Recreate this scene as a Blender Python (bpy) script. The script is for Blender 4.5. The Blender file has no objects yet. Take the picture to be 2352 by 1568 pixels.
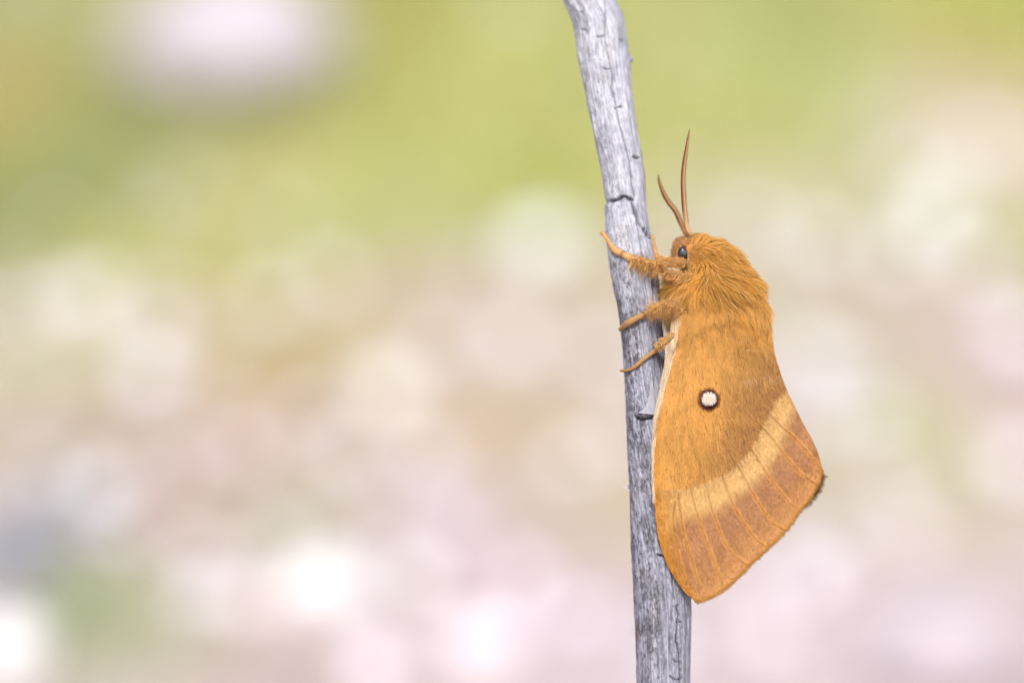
import bpy, math
import numpy as np
from mathutils import Vector

SC = bpy.context.scene
COL = SC.collection
RNG = np.random.default_rng(11)

# ------------------------------------------------------------------ camera
PITCH = math.radians(16.0)
FOCUS = 0.300                       # metres from lens to the moth
TARGET = np.array([0.0, 0.0, 0.25])
RIGHT = np.array([1.0, 0.0, 0.0])
VIEW = np.array([0.0, math.cos(PITCH), -math.sin(PITCH)])
UP = np.array([0.0, math.sin(PITCH), math.cos(PITCH)])
CAM = TARGET - VIEW * FOCUS
S = 0.108 / 2352                    # metres per unit of the drawing grid at the moth

cam_data = bpy.data.cameras.new('camera')
cam = bpy.data.objects.new('camera', cam_data)
COL.objects.link(cam)
cam.location = CAM
cam.rotation_euler = (math.radians(90) - PITCH, 0, 0)
cam_data.sensor_width = 36
cam_data.lens = 100
cam_data.clip_start = 0.01
cam_data.clip_end = 300
cam_data.dof.use_dof = True
cam_data.dof.focus_distance = FOCUS - 0.0035
cam_data.dof.aperture_fstop = 7.4
SC.camera = cam

# ------------------------------------------------------------------ sky and sun
SUN_EL, SUN_AZ = math.radians(56), math.radians(-176)   # azimuth from +Y, clockwise seen from above
world = bpy.data.worlds.new('World')
SC.world = world
world.use_nodes = True
wn = world.node_tree.nodes
sky = wn.new('ShaderNodeTexSky')
sky.sky_type = 'NISHITA'
sky.sun_disc = False
sky.sun_elevation = SUN_EL
sky.sun_rotation = SUN_AZ
sky.air_density = 1.0
sky.dust_density = 4.0
sky.ozone_density = 1.0
wn['Background'].inputs['Strength'].default_value = 0.092
world.node_tree.links.new(sky.outputs['Color'], wn['Background'].inputs['Color'])

sun_data = bpy.data.lights.new('sun', 'SUN')
sun_data.energy = 1.5
sun_data.angle = math.radians(13)
sun_data.color = (1.0, 0.965, 0.92)
sun = bpy.data.objects.new('sun', sun_data)
COL.objects.link(sun)
sd = Vector((math.sin(SUN_AZ) * math.cos(SUN_EL), math.cos(SUN_AZ) * math.cos(SUN_EL), math.sin(SUN_EL)))
sun.rotation_euler = (-sd).to_track_quat('-Z', 'Y').to_euler()
sun.location = (0, -2, 3)

SC.view_settings.view_transform = 'Standard'
SC.view_settings.look = 'None'
SC.view_settings.gamma = 1
SC.view_settings.use_curve_mapping = False
SC.view_settings.exposure = 1.13

# ------------------------------------------------------------------ helpers
def P(u, v, w=0.0):
    """Drawing grid (u right, v down, w towards the lens, all in 46-micron units) -> metres in the place."""
    u, v, w = np.broadcast_arrays(np.asarray(u, float), np.asarray(v, float), np.asarray(w, float))
    d = FOCUS - w * S
    k = S * d / FOCUS
    return (CAM + d[..., None] * VIEW + ((u - 1176) * k)[..., None] * RIGHT + ((784 - v) * k)[..., None] * UP)

def ground_at(u, v, z=0.0):
    d = VIEW + (u - 1176) * S / FOCUS * RIGHT + (784 - v) * S / FOCUS * UP
    t = (z - CAM[2]) / d[2]
    return CAM + d * t, t           # t = depth along the view axis

def lin(r, g, b):
    c = np.array([r, g, b], float) / 255
    return np.where(c <= .04045, c / 12.92, ((c + .055) / 1.055) ** 2.4)

def smooth(e0, e1, x):
    t = np.clip((x - e0) / (e1 - e0), 0, 1)
    return t * t * (3 - 2 * t)

def vnoise(p, seed=0):
    p = np.asarray(p, float)
    i = np.floor(p).astype(np.int64)
    f = p - i
    f = f * f * (3 - 2 * f)
    def h(a):
        n = (a[..., 0] * 374761393 + a[..., 1] * 668265263 + a[..., 2] * 2147483647 + seed * 974634777) & 0xFFFFFFFF
        n = ((n ^ (n >> 13)) * 1274126177) & 0xFFFFFFFF
        n = ((n ^ (n >> 16)) * 2246822519) & 0xFFFFFFFF
        return ((n ^ (n >> 15)) & 0xFFFFFF) / float(0xFFFFFF)
    r = 0
    for dx in (0, 1):
        for dy in (0, 1):
            for dz in (0, 1):
                wgt = (f[..., 0] if dx else 1 - f[..., 0]) * (f[..., 1] if dy else 1 - f[..., 1]) * (f[..., 2] if dz else 1 - f[..., 2])
                r = r + wgt * h(i + np.array([dx, dy, dz]))
    return r

def fbm(p, seed=0, octaves=4):
    a, t, n = 1.0, 0.0, 0.0
    p = np.asarray(p, float)
    for o in range(octaves):
        t = t + a * vnoise(p * 2 ** o, seed + o * 17)
        n += a
        a *= .5
    return t / n

def interp_poly(pts, n):
    """resample a polyline with a smooth (Catmull-Rom) curve to n points."""
    pts = np.asarray(pts, float)
    ext = np.vstack([2 * pts[0] - pts[1], pts, 2 * pts[-1] - pts[-2]])
    out = []
    for i in range(1, len(ext) - 2):
        p0, p1, p2, p3 = ext[i - 1:i + 3]
        t = np.linspace(0, 1, 24, endpoint=False)[:, None]
        out.append(.5 * ((2 * p1) + (-p0 + p2) * t + (2 * p0 - 5 * p1 + 4 * p2 - p3) * t ** 2 + (-p0 + 3 * p1 - 3 * p2 + p3) * t ** 3))
    out = np.vstack(out + [pts[-1:]])
    s = np.r_[0, np.cumsum(np.linalg.norm(np.diff(out, axis=0), axis=1))]
    q = np.linspace(0, s[-1], n)
    return np.stack([np.interp(q, s, out[:, k]) for k in range(out.shape[1])], 1)

def seg_dist(p, poly):
    """distance of points p (N,2) to a polyline, and parameter 0..1 along it."""
    p = np.asarray(p, float)
    best = np.full(len(p), 1e9)
    par = np.zeros(len(p))
    poly = np.asarray(poly, float)
    for i in range(len(poly) - 1):
        a, b = poly[i], poly[i + 1]
        t = np.clip(((p - a) @ (b - a)) / max((b - a) @ (b - a), 1e-9), 0, 1)
        d = np.linalg.norm(p - (a + t[:, None] * (b - a)), axis=1)
        m = d < best
        best[m] = d[m]
        par[m] = ((i + t) / (len(poly) - 1))[m]
    return best, par

def make_mesh(name, verts, faces, mat, col=None, parent=None, origin=None, smooth_shade=True):
    """one mesh object from numpy arrays; verts in metres, origin = where the object stands."""
    verts = np.asarray(verts, float)
    if parent is not None:
        origin_use = np.array(parent['_o']) if origin is None else np.asarray(origin, float)
    else:
        origin_use = np.zeros(3) if origin is None else np.asarray(origin, float)
    me = bpy.data.meshes.new(name)
    faces = [np.asarray(f, np.int32) for f in (faces if isinstance(faces, list) else [faces]) if len(f)]
    nl = sum(f.size for f in faces)
    nf = sum(len(f) for f in faces)
    me.vertices.add(len(verts))
    me.vertices.foreach_set('co', (verts - origin_use).astype(np.float32).ravel())
    me.loops.add(nl)
    me.polygons.add(nf)
    me.loops.foreach_set('vertex_index', np.concatenate([f.ravel() for f in faces]))
    tot = np.concatenate([np.full(len(f), f.shape[1], np.int32) for f in faces])
    me.polygons.foreach_set('loop_start', np.r_[0, np.cumsum(tot)[:-1]].astype(np.int32))
    me.polygons.foreach_set('loop_total', tot)
    me.polygons.foreach_set('use_smooth', np.full(nf, smooth_shade))
    me.update(calc_edges=True)
    me.validate()
    if col is not None:
        at = me.color_attributes.new('tint', 'FLOAT_COLOR', 'POINT')
        c = np.ones((len(verts), 4), np.float32)
        c[:, :3] = np.clip(col, 0, 1)
        at.data.foreach_set('color', c.ravel())
    me.materials.append(mat)
    o = bpy.data.objects.new(name, me)
    COL.objects.link(o)
    if parent is not None:
        o.parent = parent
        o.location = origin_use - np.array(parent['_o'])
    else:
        o.location = origin_use
    o['_o'] = [float(x) for x in origin_use]
    return o

def make_hair(name, pts, r_root, r_tip, col, mat, parent, kind='stuff'):
    """strands: pts (N,K,3) metres, col (N,3)."""
    N, K, _ = pts.shape
    cu = bpy.data.hair_curves.new(name)
    cu.add_curves([K] * N)
    off = np.array(parent['_o'])
    pos = cu.attributes.get('position') or cu.attributes.new('position', 'FLOAT_VECTOR', 'POINT')
    pos.data.foreach_set('vector', (pts - off).astype(np.float32).ravel())
    ra = cu.attributes.get('radius') or cu.attributes.new('radius', 'FLOAT', 'POINT')
    prof = np.linspace(0, 1, K) ** 1.3
    rr = np.asarray(r_root) * np.ones(N)
    rt = np.asarray(r_tip) * np.ones(N)
    ra.data.foreach_set('value', (rr[:, None] * (1 - prof) + rt[:, None] * prof).astype(np.float32).ravel())
    ca = cu.attributes.new('tint', 'FLOAT_COLOR', 'CURVE')
    c = np.ones((N, 4), np.float32)
    c[:, :3] = np.clip(col, 0, 1)
    ca.data.foreach_set('color', c.ravel())
    cu.materials.append(mat)
    o = bpy.data.objects.new(name, cu)
    COL.objects.link(o)
    o.parent = parent
    o['_o'] = list(parent['_o'])
    if kind:
        o['kind'] = kind
    return o

def grid_faces(nr, nc, wrap=False):
    r = np.arange(nr - 1)[:, None]
    c = np.arange(nc if wrap else nc - 1)[None, :]
    c2 = (c + 1) % nc
    a = r * nc + c
    b = r * nc + c2
    d = (r + 1) * nc + c
    e = (r + 1) * nc + c2
    return np.stack([a, b, e, d], -1).reshape(-1, 4)

def tube(path, radii, n=12, flat=1.0, flat_dir=None):
    """closed tube along path (K,3) with radius per point -> verts, faces list."""
    path = np.asarray(path, float)
    K = len(path)
    tg = np.gradient(path, axis=0)
    tg /= np.linalg.norm(tg, axis=1)[:, None] + 1e-12
    ref = np.array(flat_dir if flat_dir is not None else -VIEW, float)
    n1 = ref - (tg @ ref)[:, None] * tg
    n1 /= np.linalg.norm(n1, axis=1)[:, None] + 1e-12
    n2 = np.cross(tg, n1)
    a = np.linspace(0, 2 * np.pi, n, endpoint=False)
    r = np.asarray(radii)[:, None, None]
    ring = path[:, None, :] + r * (np.cos(a)[None, :, None] * n1[:, None, :] * flat + np.sin(a)[None, :, None] * n2[:, None, :])
    v = ring.reshape(-1, 3)
    v = np.vstack([v, path[0], path[-1]])
    f = grid_faces(K, n, True)
    i = np.arange(n)
    j = (i + 1) % n
    c0 = np.stack([np.full(n, K * n), j, i], 1)
    c1 = np.stack([np.full(n, K * n + 1), (K - 1) * n + i, (K - 1) * n + j], 1)
    return v, [f, np.vstack([c0, c1])]

def tag(o, label=None, cat=None, group=None, kind=None):
    for k, x in (('label', label), ('category', cat), ('group', group), ('kind', kind)):
        if x:
            o[k] = x

# ------------------------------------------------------------------ materials
def mat_tint(name, rough=.7, spec=.3, translucent=0.0, bump=None, noise=None, sheen=0.0):
    """material whose colour is the object's own tint attribute, varied by procedural noise."""
    m = bpy.data.materials.new(name)
    m.use_nodes = True
    nt = m.node_tree
    b = nt.nodes['Principled BSDF']
    b.inputs['Roughness'].default_value = rough
    b.inputs['Specular IOR Level'].default_value = spec
    if sheen:
        b.inputs['Sheen Weight'].default_value = sheen
    at = nt.nodes.new('ShaderNodeAttribute')
    at.attribute_name = 'tint'
    colsock = at.outputs['Color']
    tc = nt.nodes.new('ShaderNodeTexCoord')
    if noise:
        scale, amt, stretch = noise
        mp = nt.nodes.new('ShaderNodeMapping')
        mp.inputs['Scale'].default_value = stretch
        nt.links.new(tc.outputs['Object'], mp.inputs['Vector'])
        nz = nt.nodes.new('ShaderNodeTexNoise')
        nz.inputs['Scale'].default_value = scale
        nz.inputs['Detail'].default_value = 4
        nt.links.new(mp.outputs['Vector'], nz.inputs['Vector'])
        mr = nt.nodes.new('ShaderNodeMapRange')
        mr.inputs['From Min'].default_value = .25
        mr.inputs['From Max'].default_value = .75
        mr.inputs['To Min'].default_value = 1 - amt
        mr.inputs['To Max'].default_value = 1 + amt
        nt.links.new(nz.outputs['Fac'], mr.inputs['Value'])
        vm = nt.nodes.new('ShaderNodeVectorMath')
        vm.operation = 'SCALE'
        nt.links.new(colsock, vm.inputs[0])
        nt.links.new(mr.outputs['Result'], vm.inputs['Scale'])
        colsock = vm.outputs['Vector']
    nt.links.new(colsock, b.inputs['Base Color'])
    if bump:
        scale, dist, stretch = bump
        mp2 = nt.nodes.new('ShaderNodeMapping')
        mp2.inputs['Scale'].default_value = stretch
        nt.links.new(tc.outputs['Object'], mp2.inputs['Vector'])
        nb = nt.nodes.new('ShaderNodeTexNoise')
        nb.inputs['Scale'].default_value = scale
        nb.inputs['Detail'].default_value = 6
        nt.links.new(mp2.outputs['Vector'], nb.inputs['Vector'])
        bp = nt.nodes.new('ShaderNodeBump')
        bp.inputs['Strength'].default_value = .8
        bp.inputs['Distance'].default_value = dist
        nt.links.new(nb.outputs['Fac'], bp.inputs['Height'])
        nt.links.new(bp.outputs['Normal'], b.inputs['Normal'])
    if translucent:
        tr = nt.nodes.new('ShaderNodeBsdfTranslucent')
        nt.links.new(colsock, tr.inputs['Color'])
        mx = nt.nodes.new('ShaderNodeMixShader')
        mx.inputs['Fac'].default_value = translucent
        nt.links.new(b.outputs['BSDF'], mx.inputs[1])
        nt.links.new(tr.outputs['BSDF'], mx.inputs[2])
        nt.links.new(mx.outputs['Shader'], nt.nodes['Material Output'].inputs['Surface'])
    return m

M_GROUND = mat_tint('dry_soil', .9, .1, noise=(60, .18, (1, 1, 1)), bump=(180, .004, (1, 1, 1)))
M_GRASS = mat_tint('grass_blades', .55, .3, translucent=.45)
M_STONE = mat_tint('pale_stone', .75, .3, noise=(45, .10, (1, 1, 1)), bump=(140, .002, (1, 1, 1)))
M_TWIG = mat_tint('weathered_wood', .8, .25, noise=(2600, .16, (1, 1, .22)), bump=(3000, .00012, (1, 1, .16)))
M_WING = mat_tint('wing_scales', .75, .2, noise=(5200, .14, (1, 1, .35)), bump=(6000, .00004, (1, 1, .4)), sheen=.15)
M_FUR = mat_tint('moth_fur', .6, .25, translucent=.30)
M_SKIN = mat_tint('moth_skin', .7, .25, noise=(2500, .12, (1, 1, 1)))
M_FLUFF = mat_tint('plant_fluff', .6, .2, translucent=.4)
m = M_EYE = bpy.data.materials.new('compound_eye')
m.use_nodes = True
b = m.node_tree.nodes['Principled BSDF']
b.inputs['Roughness'].default_value = .32
b.inputs['Coat Weight'].default_value = .15
b.inputs['Coat Roughness'].default_value = .08
vo = m.node_tree.nodes.new('ShaderNodeTexNoise')
vo.inputs['Scale'].default_value = 1600
cr = m.node_tree.nodes.new('ShaderNodeValToRGB')
cr.color_ramp.elements[0].position = .42
cr.color_ramp.elements[0].color = (.012, .012, .018, 1)
cr.color_ramp.elements[1].position = .62
cr.color_ramp.elements[1].color = (.075, .07, .075, 1)
tcn = m.node_tree.nodes.new('ShaderNodeTexCoord')
m.node_tree.links.new(tcn.outputs['Object'], vo.inputs['Vector'])
m.node_tree.links.new(vo.outputs['Fac'], cr.inputs['Fac'])
m.node_tree.links.new(cr.outputs['Color'], b.inputs['Base Color'])

# ------------------------------------------------------------------ the ground
KB = .66                            # measured tone of the place -> surface reflectance
# patches of soil, moss and dry grass: (grid u, v, radius u, radius v, colour)
PATCH = [
    (1050, 180, 330, 200, (190, 190, 108)), (1500, 130, 260, 180, (196, 197, 122)), (1850, 130, 280, 150, (180, 188, 112)),
    (2250, 30, 200, 90, (190, 196, 92)), (860, 30, 140, 90, (178, 172, 84)), (1300, 420, 200, 130, (176, 178, 88)),
    (900, 430, 300, 160, (186, 188, 112)), (250, 380, 260, 170, (150, 154, 92)), (60, 430, 150, 110, (140, 148, 82)),
    (10, 240, 110, 130, (190, 166, 88)), (200, 240, 200, 110, (164, 168, 104)), (330, 560, 240, 90, (178, 180, 84)),
    (500, 470, 180, 150, (198, 188, 124)), (40, 40, 220, 80, (182, 186, 130)), (560, 620, 220, 80, (196, 190, 120)),
    (650, 780, 230, 130, (204, 184, 132)), (640, 890, 120, 80, (198, 168, 96)), (1700, 330, 240, 110, (184, 182, 102)),
    (2250, 160, 160, 110, (205, 186, 132)), (2200, 300, 220, 120, (212, 196, 170)), (1750, 470, 250, 90, (205, 194, 160)),
    (1950, 690, 320, 110, (206, 190, 160)), (2120, 1000, 170, 120, (202, 198, 140)), (1950, 1150, 260, 130, (204, 192, 158)),
    (2300, 860, 160, 220, (214, 190, 176)), (1780, 740, 60, 60, (200, 204, 140)), (1450, 620, 260, 110, (206, 190, 158)),
    (1000, 660, 260, 90, (206, 184, 158)), (1050, 990, 230, 60, (206, 178, 126)), (640, 1010, 260, 110, (208, 184, 164)),
    (100, 830, 200, 90, (200, 194, 142)), (110, 960, 220, 100, (194, 176, 150)), (1300, 960, 200, 90, (208, 190, 160)),
    (160, 1400, 110, 130, (158, 170, 110)), (20, 1250, 110, 110, (160, 160, 160)), (320, 1440, 200, 100, (186, 182, 144)),
    (420, 1180, 160, 110, (196, 172, 148)), (660, 1190, 140, 80, (198, 194, 156)), (600, 1480, 200, 120, (206, 184, 172)),
    (1100, 1400, 330, 160, (222, 202, 196)), (1250, 1250, 240, 110, (212, 188, 182)), (1500, 1500, 300, 140, (224, 206, 202)),
    (1950, 1480, 380, 150, (224, 206, 200)), (1420, 1180, 200, 110, (208, 192, 150)), (900, 1300, 200, 140, (214, 198, 186)),
    (1700, 1330, 260, 110, (216, 198, 190)),
]
pc = []
for (u, v, ru, rv, c) in PATCH:
    g, t = ground_at(u, v)
    g2, _ = ground_at(u, v - rv * .6)
    g3, _ = ground_at(u, v + rv * .6)
    pc.append((g[0], g[1], ru * S / FOCUS * t, .5 * abs(g2[1] - g3[1]) / .6, lin(*c)))
pc_xy = np.array([[p[0], p[1]] for p in pc])
pc_r = np.array([[p[2], p[3]] for p in pc])
pc_c = np.array([p[4] for p in pc])

def ground_tint(x, y):
    x, y = np.asarray(x, float), np.asarray(y, float)
    q = np.stack([x, y], -1)
    warp = .05 * np.stack([fbm(np.stack([x * 9, y * 5, 0 * x], -1), 5) - .5, fbm(np.stack([x * 9, y * 5, 0 * x + 7], -1), 6) - .5], -1)
    q = q + warp
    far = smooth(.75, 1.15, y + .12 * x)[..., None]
    mott = fbm(np.stack([x * 3, y * 2, 0 * x], -1), 9)[..., None]
    base = (1 - far) * (lin(214, 196, 174) * (1 - mott) + lin(222, 204, 198) * mott) + far * (lin(178, 178, 104) * (1 - mott) + lin(198, 192, 126) * mott)
    wsum = np.full(x.shape + (1,), .12)
    acc = base * .12
    for k in range(len(pc)):
        d2 = ((q - pc_xy[k]) / pc_r[k]) ** 2
        wk = np.exp(-1.6 * d2.sum(-1))[..., None]
        acc = acc + wk * pc_c[k]
        wsum = wsum + wk
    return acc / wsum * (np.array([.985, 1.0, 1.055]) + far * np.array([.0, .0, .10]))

def ground_height(x, y):
    r = np.sqrt(x ** 2 + y ** 2)
    return .012 * (fbm(np.stack([x * 6, y * 6, 0 * x], -1), 3) - .5) + .004 * (vnoise(np.stack([x * 40, y * 40, 0 * x], -1), 4) - .5) \
        + .5 * smooth(6, 60, r) * (fbm(np.stack([x * .06, y * .06, 0 * x], -1), 21) - .3)

nx, ny = 340, 420
a = np.linspace(-1, 1, nx)
gx = np.sinh(a * 6.2) / np.sinh(6.2) * 80
bq = np.linspace(-1, 1, ny)
gy = .95 + np.sinh(bq * 5.4) / np.sinh(5.4) * 80
X, Y = np.meshgrid(gx, gy)
Z = ground_height(X, Y)
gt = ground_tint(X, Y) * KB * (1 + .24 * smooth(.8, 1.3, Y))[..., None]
gv = np.stack([X, Y, Z], -1).reshape(-1, 3)
ground = make_mesh('ground', gv, grid_faces(ny, nx), M_GROUND, gt.reshape(-1, 3))
tag(ground, kind='structure', label='dry pinkish beige soil with mossy green patches, out of focus')

# ------------------------------------------------------------------ stones
def ico(sub):
    import bmesh
    bm = bmesh.new()
    bmesh.ops.create_icosphere(bm, subdivisions=sub, radius=1.0)
    v = np.array([x.co[:] for x in bm.verts])
    f = np.array([[x.index for x in p.verts] for p in bm.faces])
    bm.free()
    return v, f

def stone_shape(sub, seed):
    v, f = ico(sub)
    n = v * (1 + .45 * (fbm(v * 1.1 + seed * 3.7, seed, 3) - .5)[:, None] + .12 * (vnoise(v * 3 + seed, seed + 2) - .5)[:, None])
    # flattened facets where the stone has split
    r = np.random.default_rng(seed)
    for _ in range(5):
        d = r.normal(size=3)
        d /= np.linalg.norm(d)
        h = n @ d
        lim = .72 + .15 * r.random()
        n = n - np.maximum(h - lim, 0)[:, None] * d * .8
    return n, f

ICO3 = {k: stone_shape(4, k) for k in range(6)}

def stone(u, v, rad, colour, label, squash=.72, shape=0, rz=0.0, lift=.25):
    g, t = ground_at(u, v)
    r = rad * (1.0 if colour[0] > 244 else .86 if rad < 150 else .9) * S / FOCUS * t
    vv, ff = ICO3[shape % 6]
    c, s_ = math.cos(rz), math.sin(rz)
    w = vv * np.array([1.0, .85, squash]) * r
    w = np.stack([w[:, 0] * c - w[:, 1] * s_, w[:, 0] * s_ + w[:, 1] * c, w[:, 2]], 1)
    zb = float(ground_height(np.array(g[0]), np.array(g[1])))
    # rest it on the soil, slightly sunk, its middle on the line of sight
    g2, t2 = ground_at(u, v, zb + r * squash * (1 - lift))
    o = np.array([g2[0], g2[1], zb + r * squash * (1 - lift)])
    col = np.minimum(lin(*colour) * np.array([.93, .985, 1.09]), .80) * STONE_K * (1 + .10 * (fbm(vv * 2, shape + 40)[:, None] - .5))
    ob = make_mesh('stone', w + o, ff, M_STONE, col, origin=o)
    tag(ob, label, 'stone', 'pale stones lying on the soil behind the twig')
    return ob

STONE_K = 1.0
STONES = [   # grid u, v, radius, colour, label, shape
    (738, 1352, 96, (245, 243, 246), 'brightest white stone of all, alone on the bare pinkish soil', 0),
    (25, 1490, 100, (245, 243, 246), 'white stone cut off by the picture edge, next to green moss', 1),
    (15, 1245, 80, (146, 146, 152), 'only dark grey stone, lying between a white stone and a lilac one', 2),
    (540, 92, 275, (190, 177, 176), 'biggest pale pink rock, standing far back in the grass', 3),
    (885, 905, 82, (236, 232, 220), 'cream stone just above an ochre patch of soil', 4),
    (1180, 785, 62, (232, 222, 222), 'pale pink stone touching the soil below a bluish white one', 5),
    (1250, 565, 98, (232, 234, 238), 'bluish white stone at the edge of the green grass, nearest the antennae', 0),
    (350, 870, 72, (230, 222, 226), 'oval pale lilac stone beside a yellowish grassy gap', 1),
    (470, 1278, 68, (220, 206, 202), 'round pinkish grey stone between brown soil and the brightest white stone', 2),
    (200, 690, 84, (232, 220, 214), 'large soft pink stone below the dark olive grass', 3),
    (235, 1130, 64, (228, 228, 236), 'bluish lilac stone uphill of the dark grey stone', 4),
    (285, 1235, 52, (214, 202, 212), 'small mauve stone leaning against the bluish lilac one', 5),
    (790, 1050, 58, (226, 222, 218), 'cool white stone midway between the cream stone and the brightest white one', 0),
    (1040, 1225, 56, (226, 212, 214), 'faint rose stone on pink soil, half merged with it', 1),
    (1310, 1072, 62, (226, 214, 206), 'beige stone closest to the middle of the twig', 2),
    (1390, 815, 56, (226, 214, 210), 'pale stone behind the hind leg of the moth, partly hidden by twig', 3),
    (1880, 835, 70, (232, 228, 228), 'whitish stone just off the straight edge of the wing', 4),
    (2135, 515, 82, (230, 230, 236), 'cool white stone high up, the largest one behind the moth back', 5),
    (1880, 560, 60, (230, 222, 214), 'small pale stone straight behind the furry thorax', 0),
    (2260, 330, 60, (230, 220, 212), 'pale stone where the grass meets bare soil, behind the moth', 1),
    (2330, 780, 76, (236, 226, 232), 'pale lilac stone cut by the picture edge, behind the moth', 2),
    (2330, 1070, 70, (240, 228, 230), 'pinkish white stone cut by the picture edge, below the lilac one', 3),
    (2150, 1490, 200, (188, 172, 170), 'broad pale pink slab lying below the wing', 4),
    (1880, 1330, 80, (226, 212, 210), 'dull pink stone just below the wing margin', 5),
    (1120, 1480, 110, (242, 224, 226), 'wide rosy white stone between the brightest white stone and the twig foot', 0),
    (860, 1530, 90, (240, 224, 230), 'rosy stone cut by the bottom edge under the brightest white one', 1),
    (1330, 1420, 58, (232, 218, 226), 'small lilac stone close beside the lower twig', 2),
    (560, 1040, 60, (224, 202, 200), 'dusky rose stone on brown soil', 3),
    (1180, 8, 60, (226, 222, 206), 'cream stone at the very top beside the twig', 4),
    (660, 520, 50, (206, 204, 180), 'dim greenish stone sunk in the grass', 5),
    (70, 920, 56, (216, 202, 190), 'tan stone beside a yellow grass patch at the picture edge', 0),
    (960, 1330, 56, (240, 234, 236), 'milky stone close under the right rim of the brightest white one', 2),
    (1000, 800, 54, (228, 216, 206), 'sandy pale stone between the cream stone and the pink stone uphill', 3),
    (640, 1230, 46, (226, 222, 214), 'little whitish stone uphill of the brightest white one', 4),
    (1210, 1330, 62, (238, 222, 228), 'pale rose stone uphill of the wide rosy white one', 5),
    (2010, 960, 58, (222, 220, 212), 'greyish cream stone on mossy ground off the wing edge', 0),
    (2060, 600, 60, (236, 230, 230), 'white stone downhill of the largest one behind the moth back', 1),
    (2240, 620, 56, (228, 220, 218), 'pinkish stone between that white pair and the picture edge', 2),
    (1760, 1470, 70, (232, 220, 216), 'pale stone at the bottom edge beside the twig foot', 3),
    (430, 1080, 44, (226, 212, 214), 'small rose stone beside the dusky rose one', 4),
    (110, 1090, 48, (214, 216, 214), 'greenish white stone uphill of the dark grey stone, at its mossy side', 5),
    (620, 700, 56, (222, 216, 200), 'dim cream stone on the yellowish soil where the grass ends', 1),
    (760, 640, 48, (224, 218, 206), 'small dim stone next to the dim cream one at the grass end', 2),
    (980, 1050, 58, (228, 222, 222), 'cool grey white stone between the cream stone and the tan small one', 3),
    (700, 960, 50, (226, 216, 216), 'pale lilac grey stone straight downhill of the ochre patch', 4),
    (1420, 1010, 52, (230, 222, 218), 'pale stone touching the beige one, its far side behind the twig', 5),
    (1900, 960, 50, (226, 224, 218), 'pale stone half hidden by the banded wing edge', 0),
    (1730, 520, 50, (234, 228, 222), 'pale stone right above the furry thorax outline', 1),
    (2190, 440, 52, (232, 232, 236), 'bluish pale stone uphill of the largest one behind the moth back', 2),
    (2070, 400, 50, (226, 218, 204), 'sandy stone at the fringe of the grass behind the moth', 3),
    (60, 720, 60, (230, 218, 212), 'pinkish stone cut by the picture edge beside the large soft pink one', 4),
    (1930, 1250, 56, (224, 214, 206), 'sand coloured stone just under the dark wing corner', 5),
    (370, 760, 44, (228, 222, 220), 'small grey white stone uphill of the oval pale lilac one', 0),
    (1030, 1010, 40, (220, 196, 176), 'small tan stone on orange soil', 1),
]
for k, (u, v, rad, c, lab, shp) in enumerate(STONES):
    stone(u, v, rad, c, lab, squash=.78 if rad < 150 else .62, shape=shp, rz=k * 1.7)

# small gravel nobody could count
v0, f0 = ico(2)
gvv, gff, gcc = [], [], []
n_g = 2600
gxr = RNG.uniform(-.75, .75, n_g * 4)
gyr = RNG.uniform(.25, 1.9, n_g * 4)
keep = (RNG.random(n_g * 4) < .25 * (1.15 - smooth(.8, 1.2, gyr + .1 * gxr)))
gxr, gyr = gxr[keep], gyr[keep]
base = 0
gz = ground_height(gxr, gyr)
gcl = ground_tint(gxr, gyr)
for k in range(len(gxr)):
    r = .0022 + .0078 * RNG.random() ** 2.2
    sc = r * np.array([1, .7 + .3 * RNG.random(), .5 + .3 * RNG.random()])
    vv = v0 * (1 + .35 * (vnoise(v0 * 1.6 + k, 8)[:, None] - .5)) * sc
    an = RNG.random() * 6.28
    c, s_ = math.cos(an), math.sin(an)
    vv = np.stack([vv[:, 0] * c - vv[:, 1] * s_, vv[:, 0] * s_ + vv[:, 1] * c, vv[:, 2]], 1) + [gxr[k], gyr[k], gz[k] + sc[2] * .4]
    gvv.append(vv)
    gff.append(f0 + base)
    base += len(vv)
    q = RNG.random()
    tone = gcl[k] * (.75 + .5 * RNG.random()) if q < .84 - 45 * (r - .004) else lin(*((236, 230, 234), (238, 226, 228), (228, 230, 238))[int(RNG.integers(3))]) * 1.1
    gcc.append(np.repeat((tone * KB)[None], len(vv), 0))
gravel = make_mesh('gravel', np.vstack(gvv), np.vstack(gff), M_STONE, np.vstack(gcc))
tag(gravel, 'fine pale gravel scattered over the bare soil', kind='stuff')

# ------------------------------------------------------------------ grass
n_b = 26000
bx = RNG.uniform(-1.3, 1.3, n_b)
by = .75 + 2.6 * RNG.random(n_b) ** .9
gc = ground_tint(bx, by)
greenness = np.clip((gc[:, 1] - .5 * (gc[:, 0] + gc[:, 2])) / .12, 0, 1)      # how green the patch is
dense = np.where(by > 1.15, 1.0, .15 + .85 * greenness) * (smooth(.78, 1.25, by) * .9 + .1) * np.clip(greenness * 1.2, .05, 1)
kp = RNG.random(n_b) < dense
bx, by, gc = bx[kp], by[kp], gc[kp]
n = len(bx)
hh = (.012 + .030 * RNG.random(n)) * (.6 + .7 * smooth(.9, 1.6, by))
wd = .0008 + .0013 * RNG.random(n)
az = RNG.uniform(0, 2 * np.pi, n)
lean = RNG.uniform(.1, 1.1, n)
ts = np.array([0, .35, .7, 1.0])
bz = ground_height(bx, by)
root = np.stack([bx, by, bz], 1)
dirv = np.stack([np.cos(az), np.sin(az), 0 * az], 1)
side = np.stack([-np.sin(az), np.cos(az), 0 * az], 1)
vs = []
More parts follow.
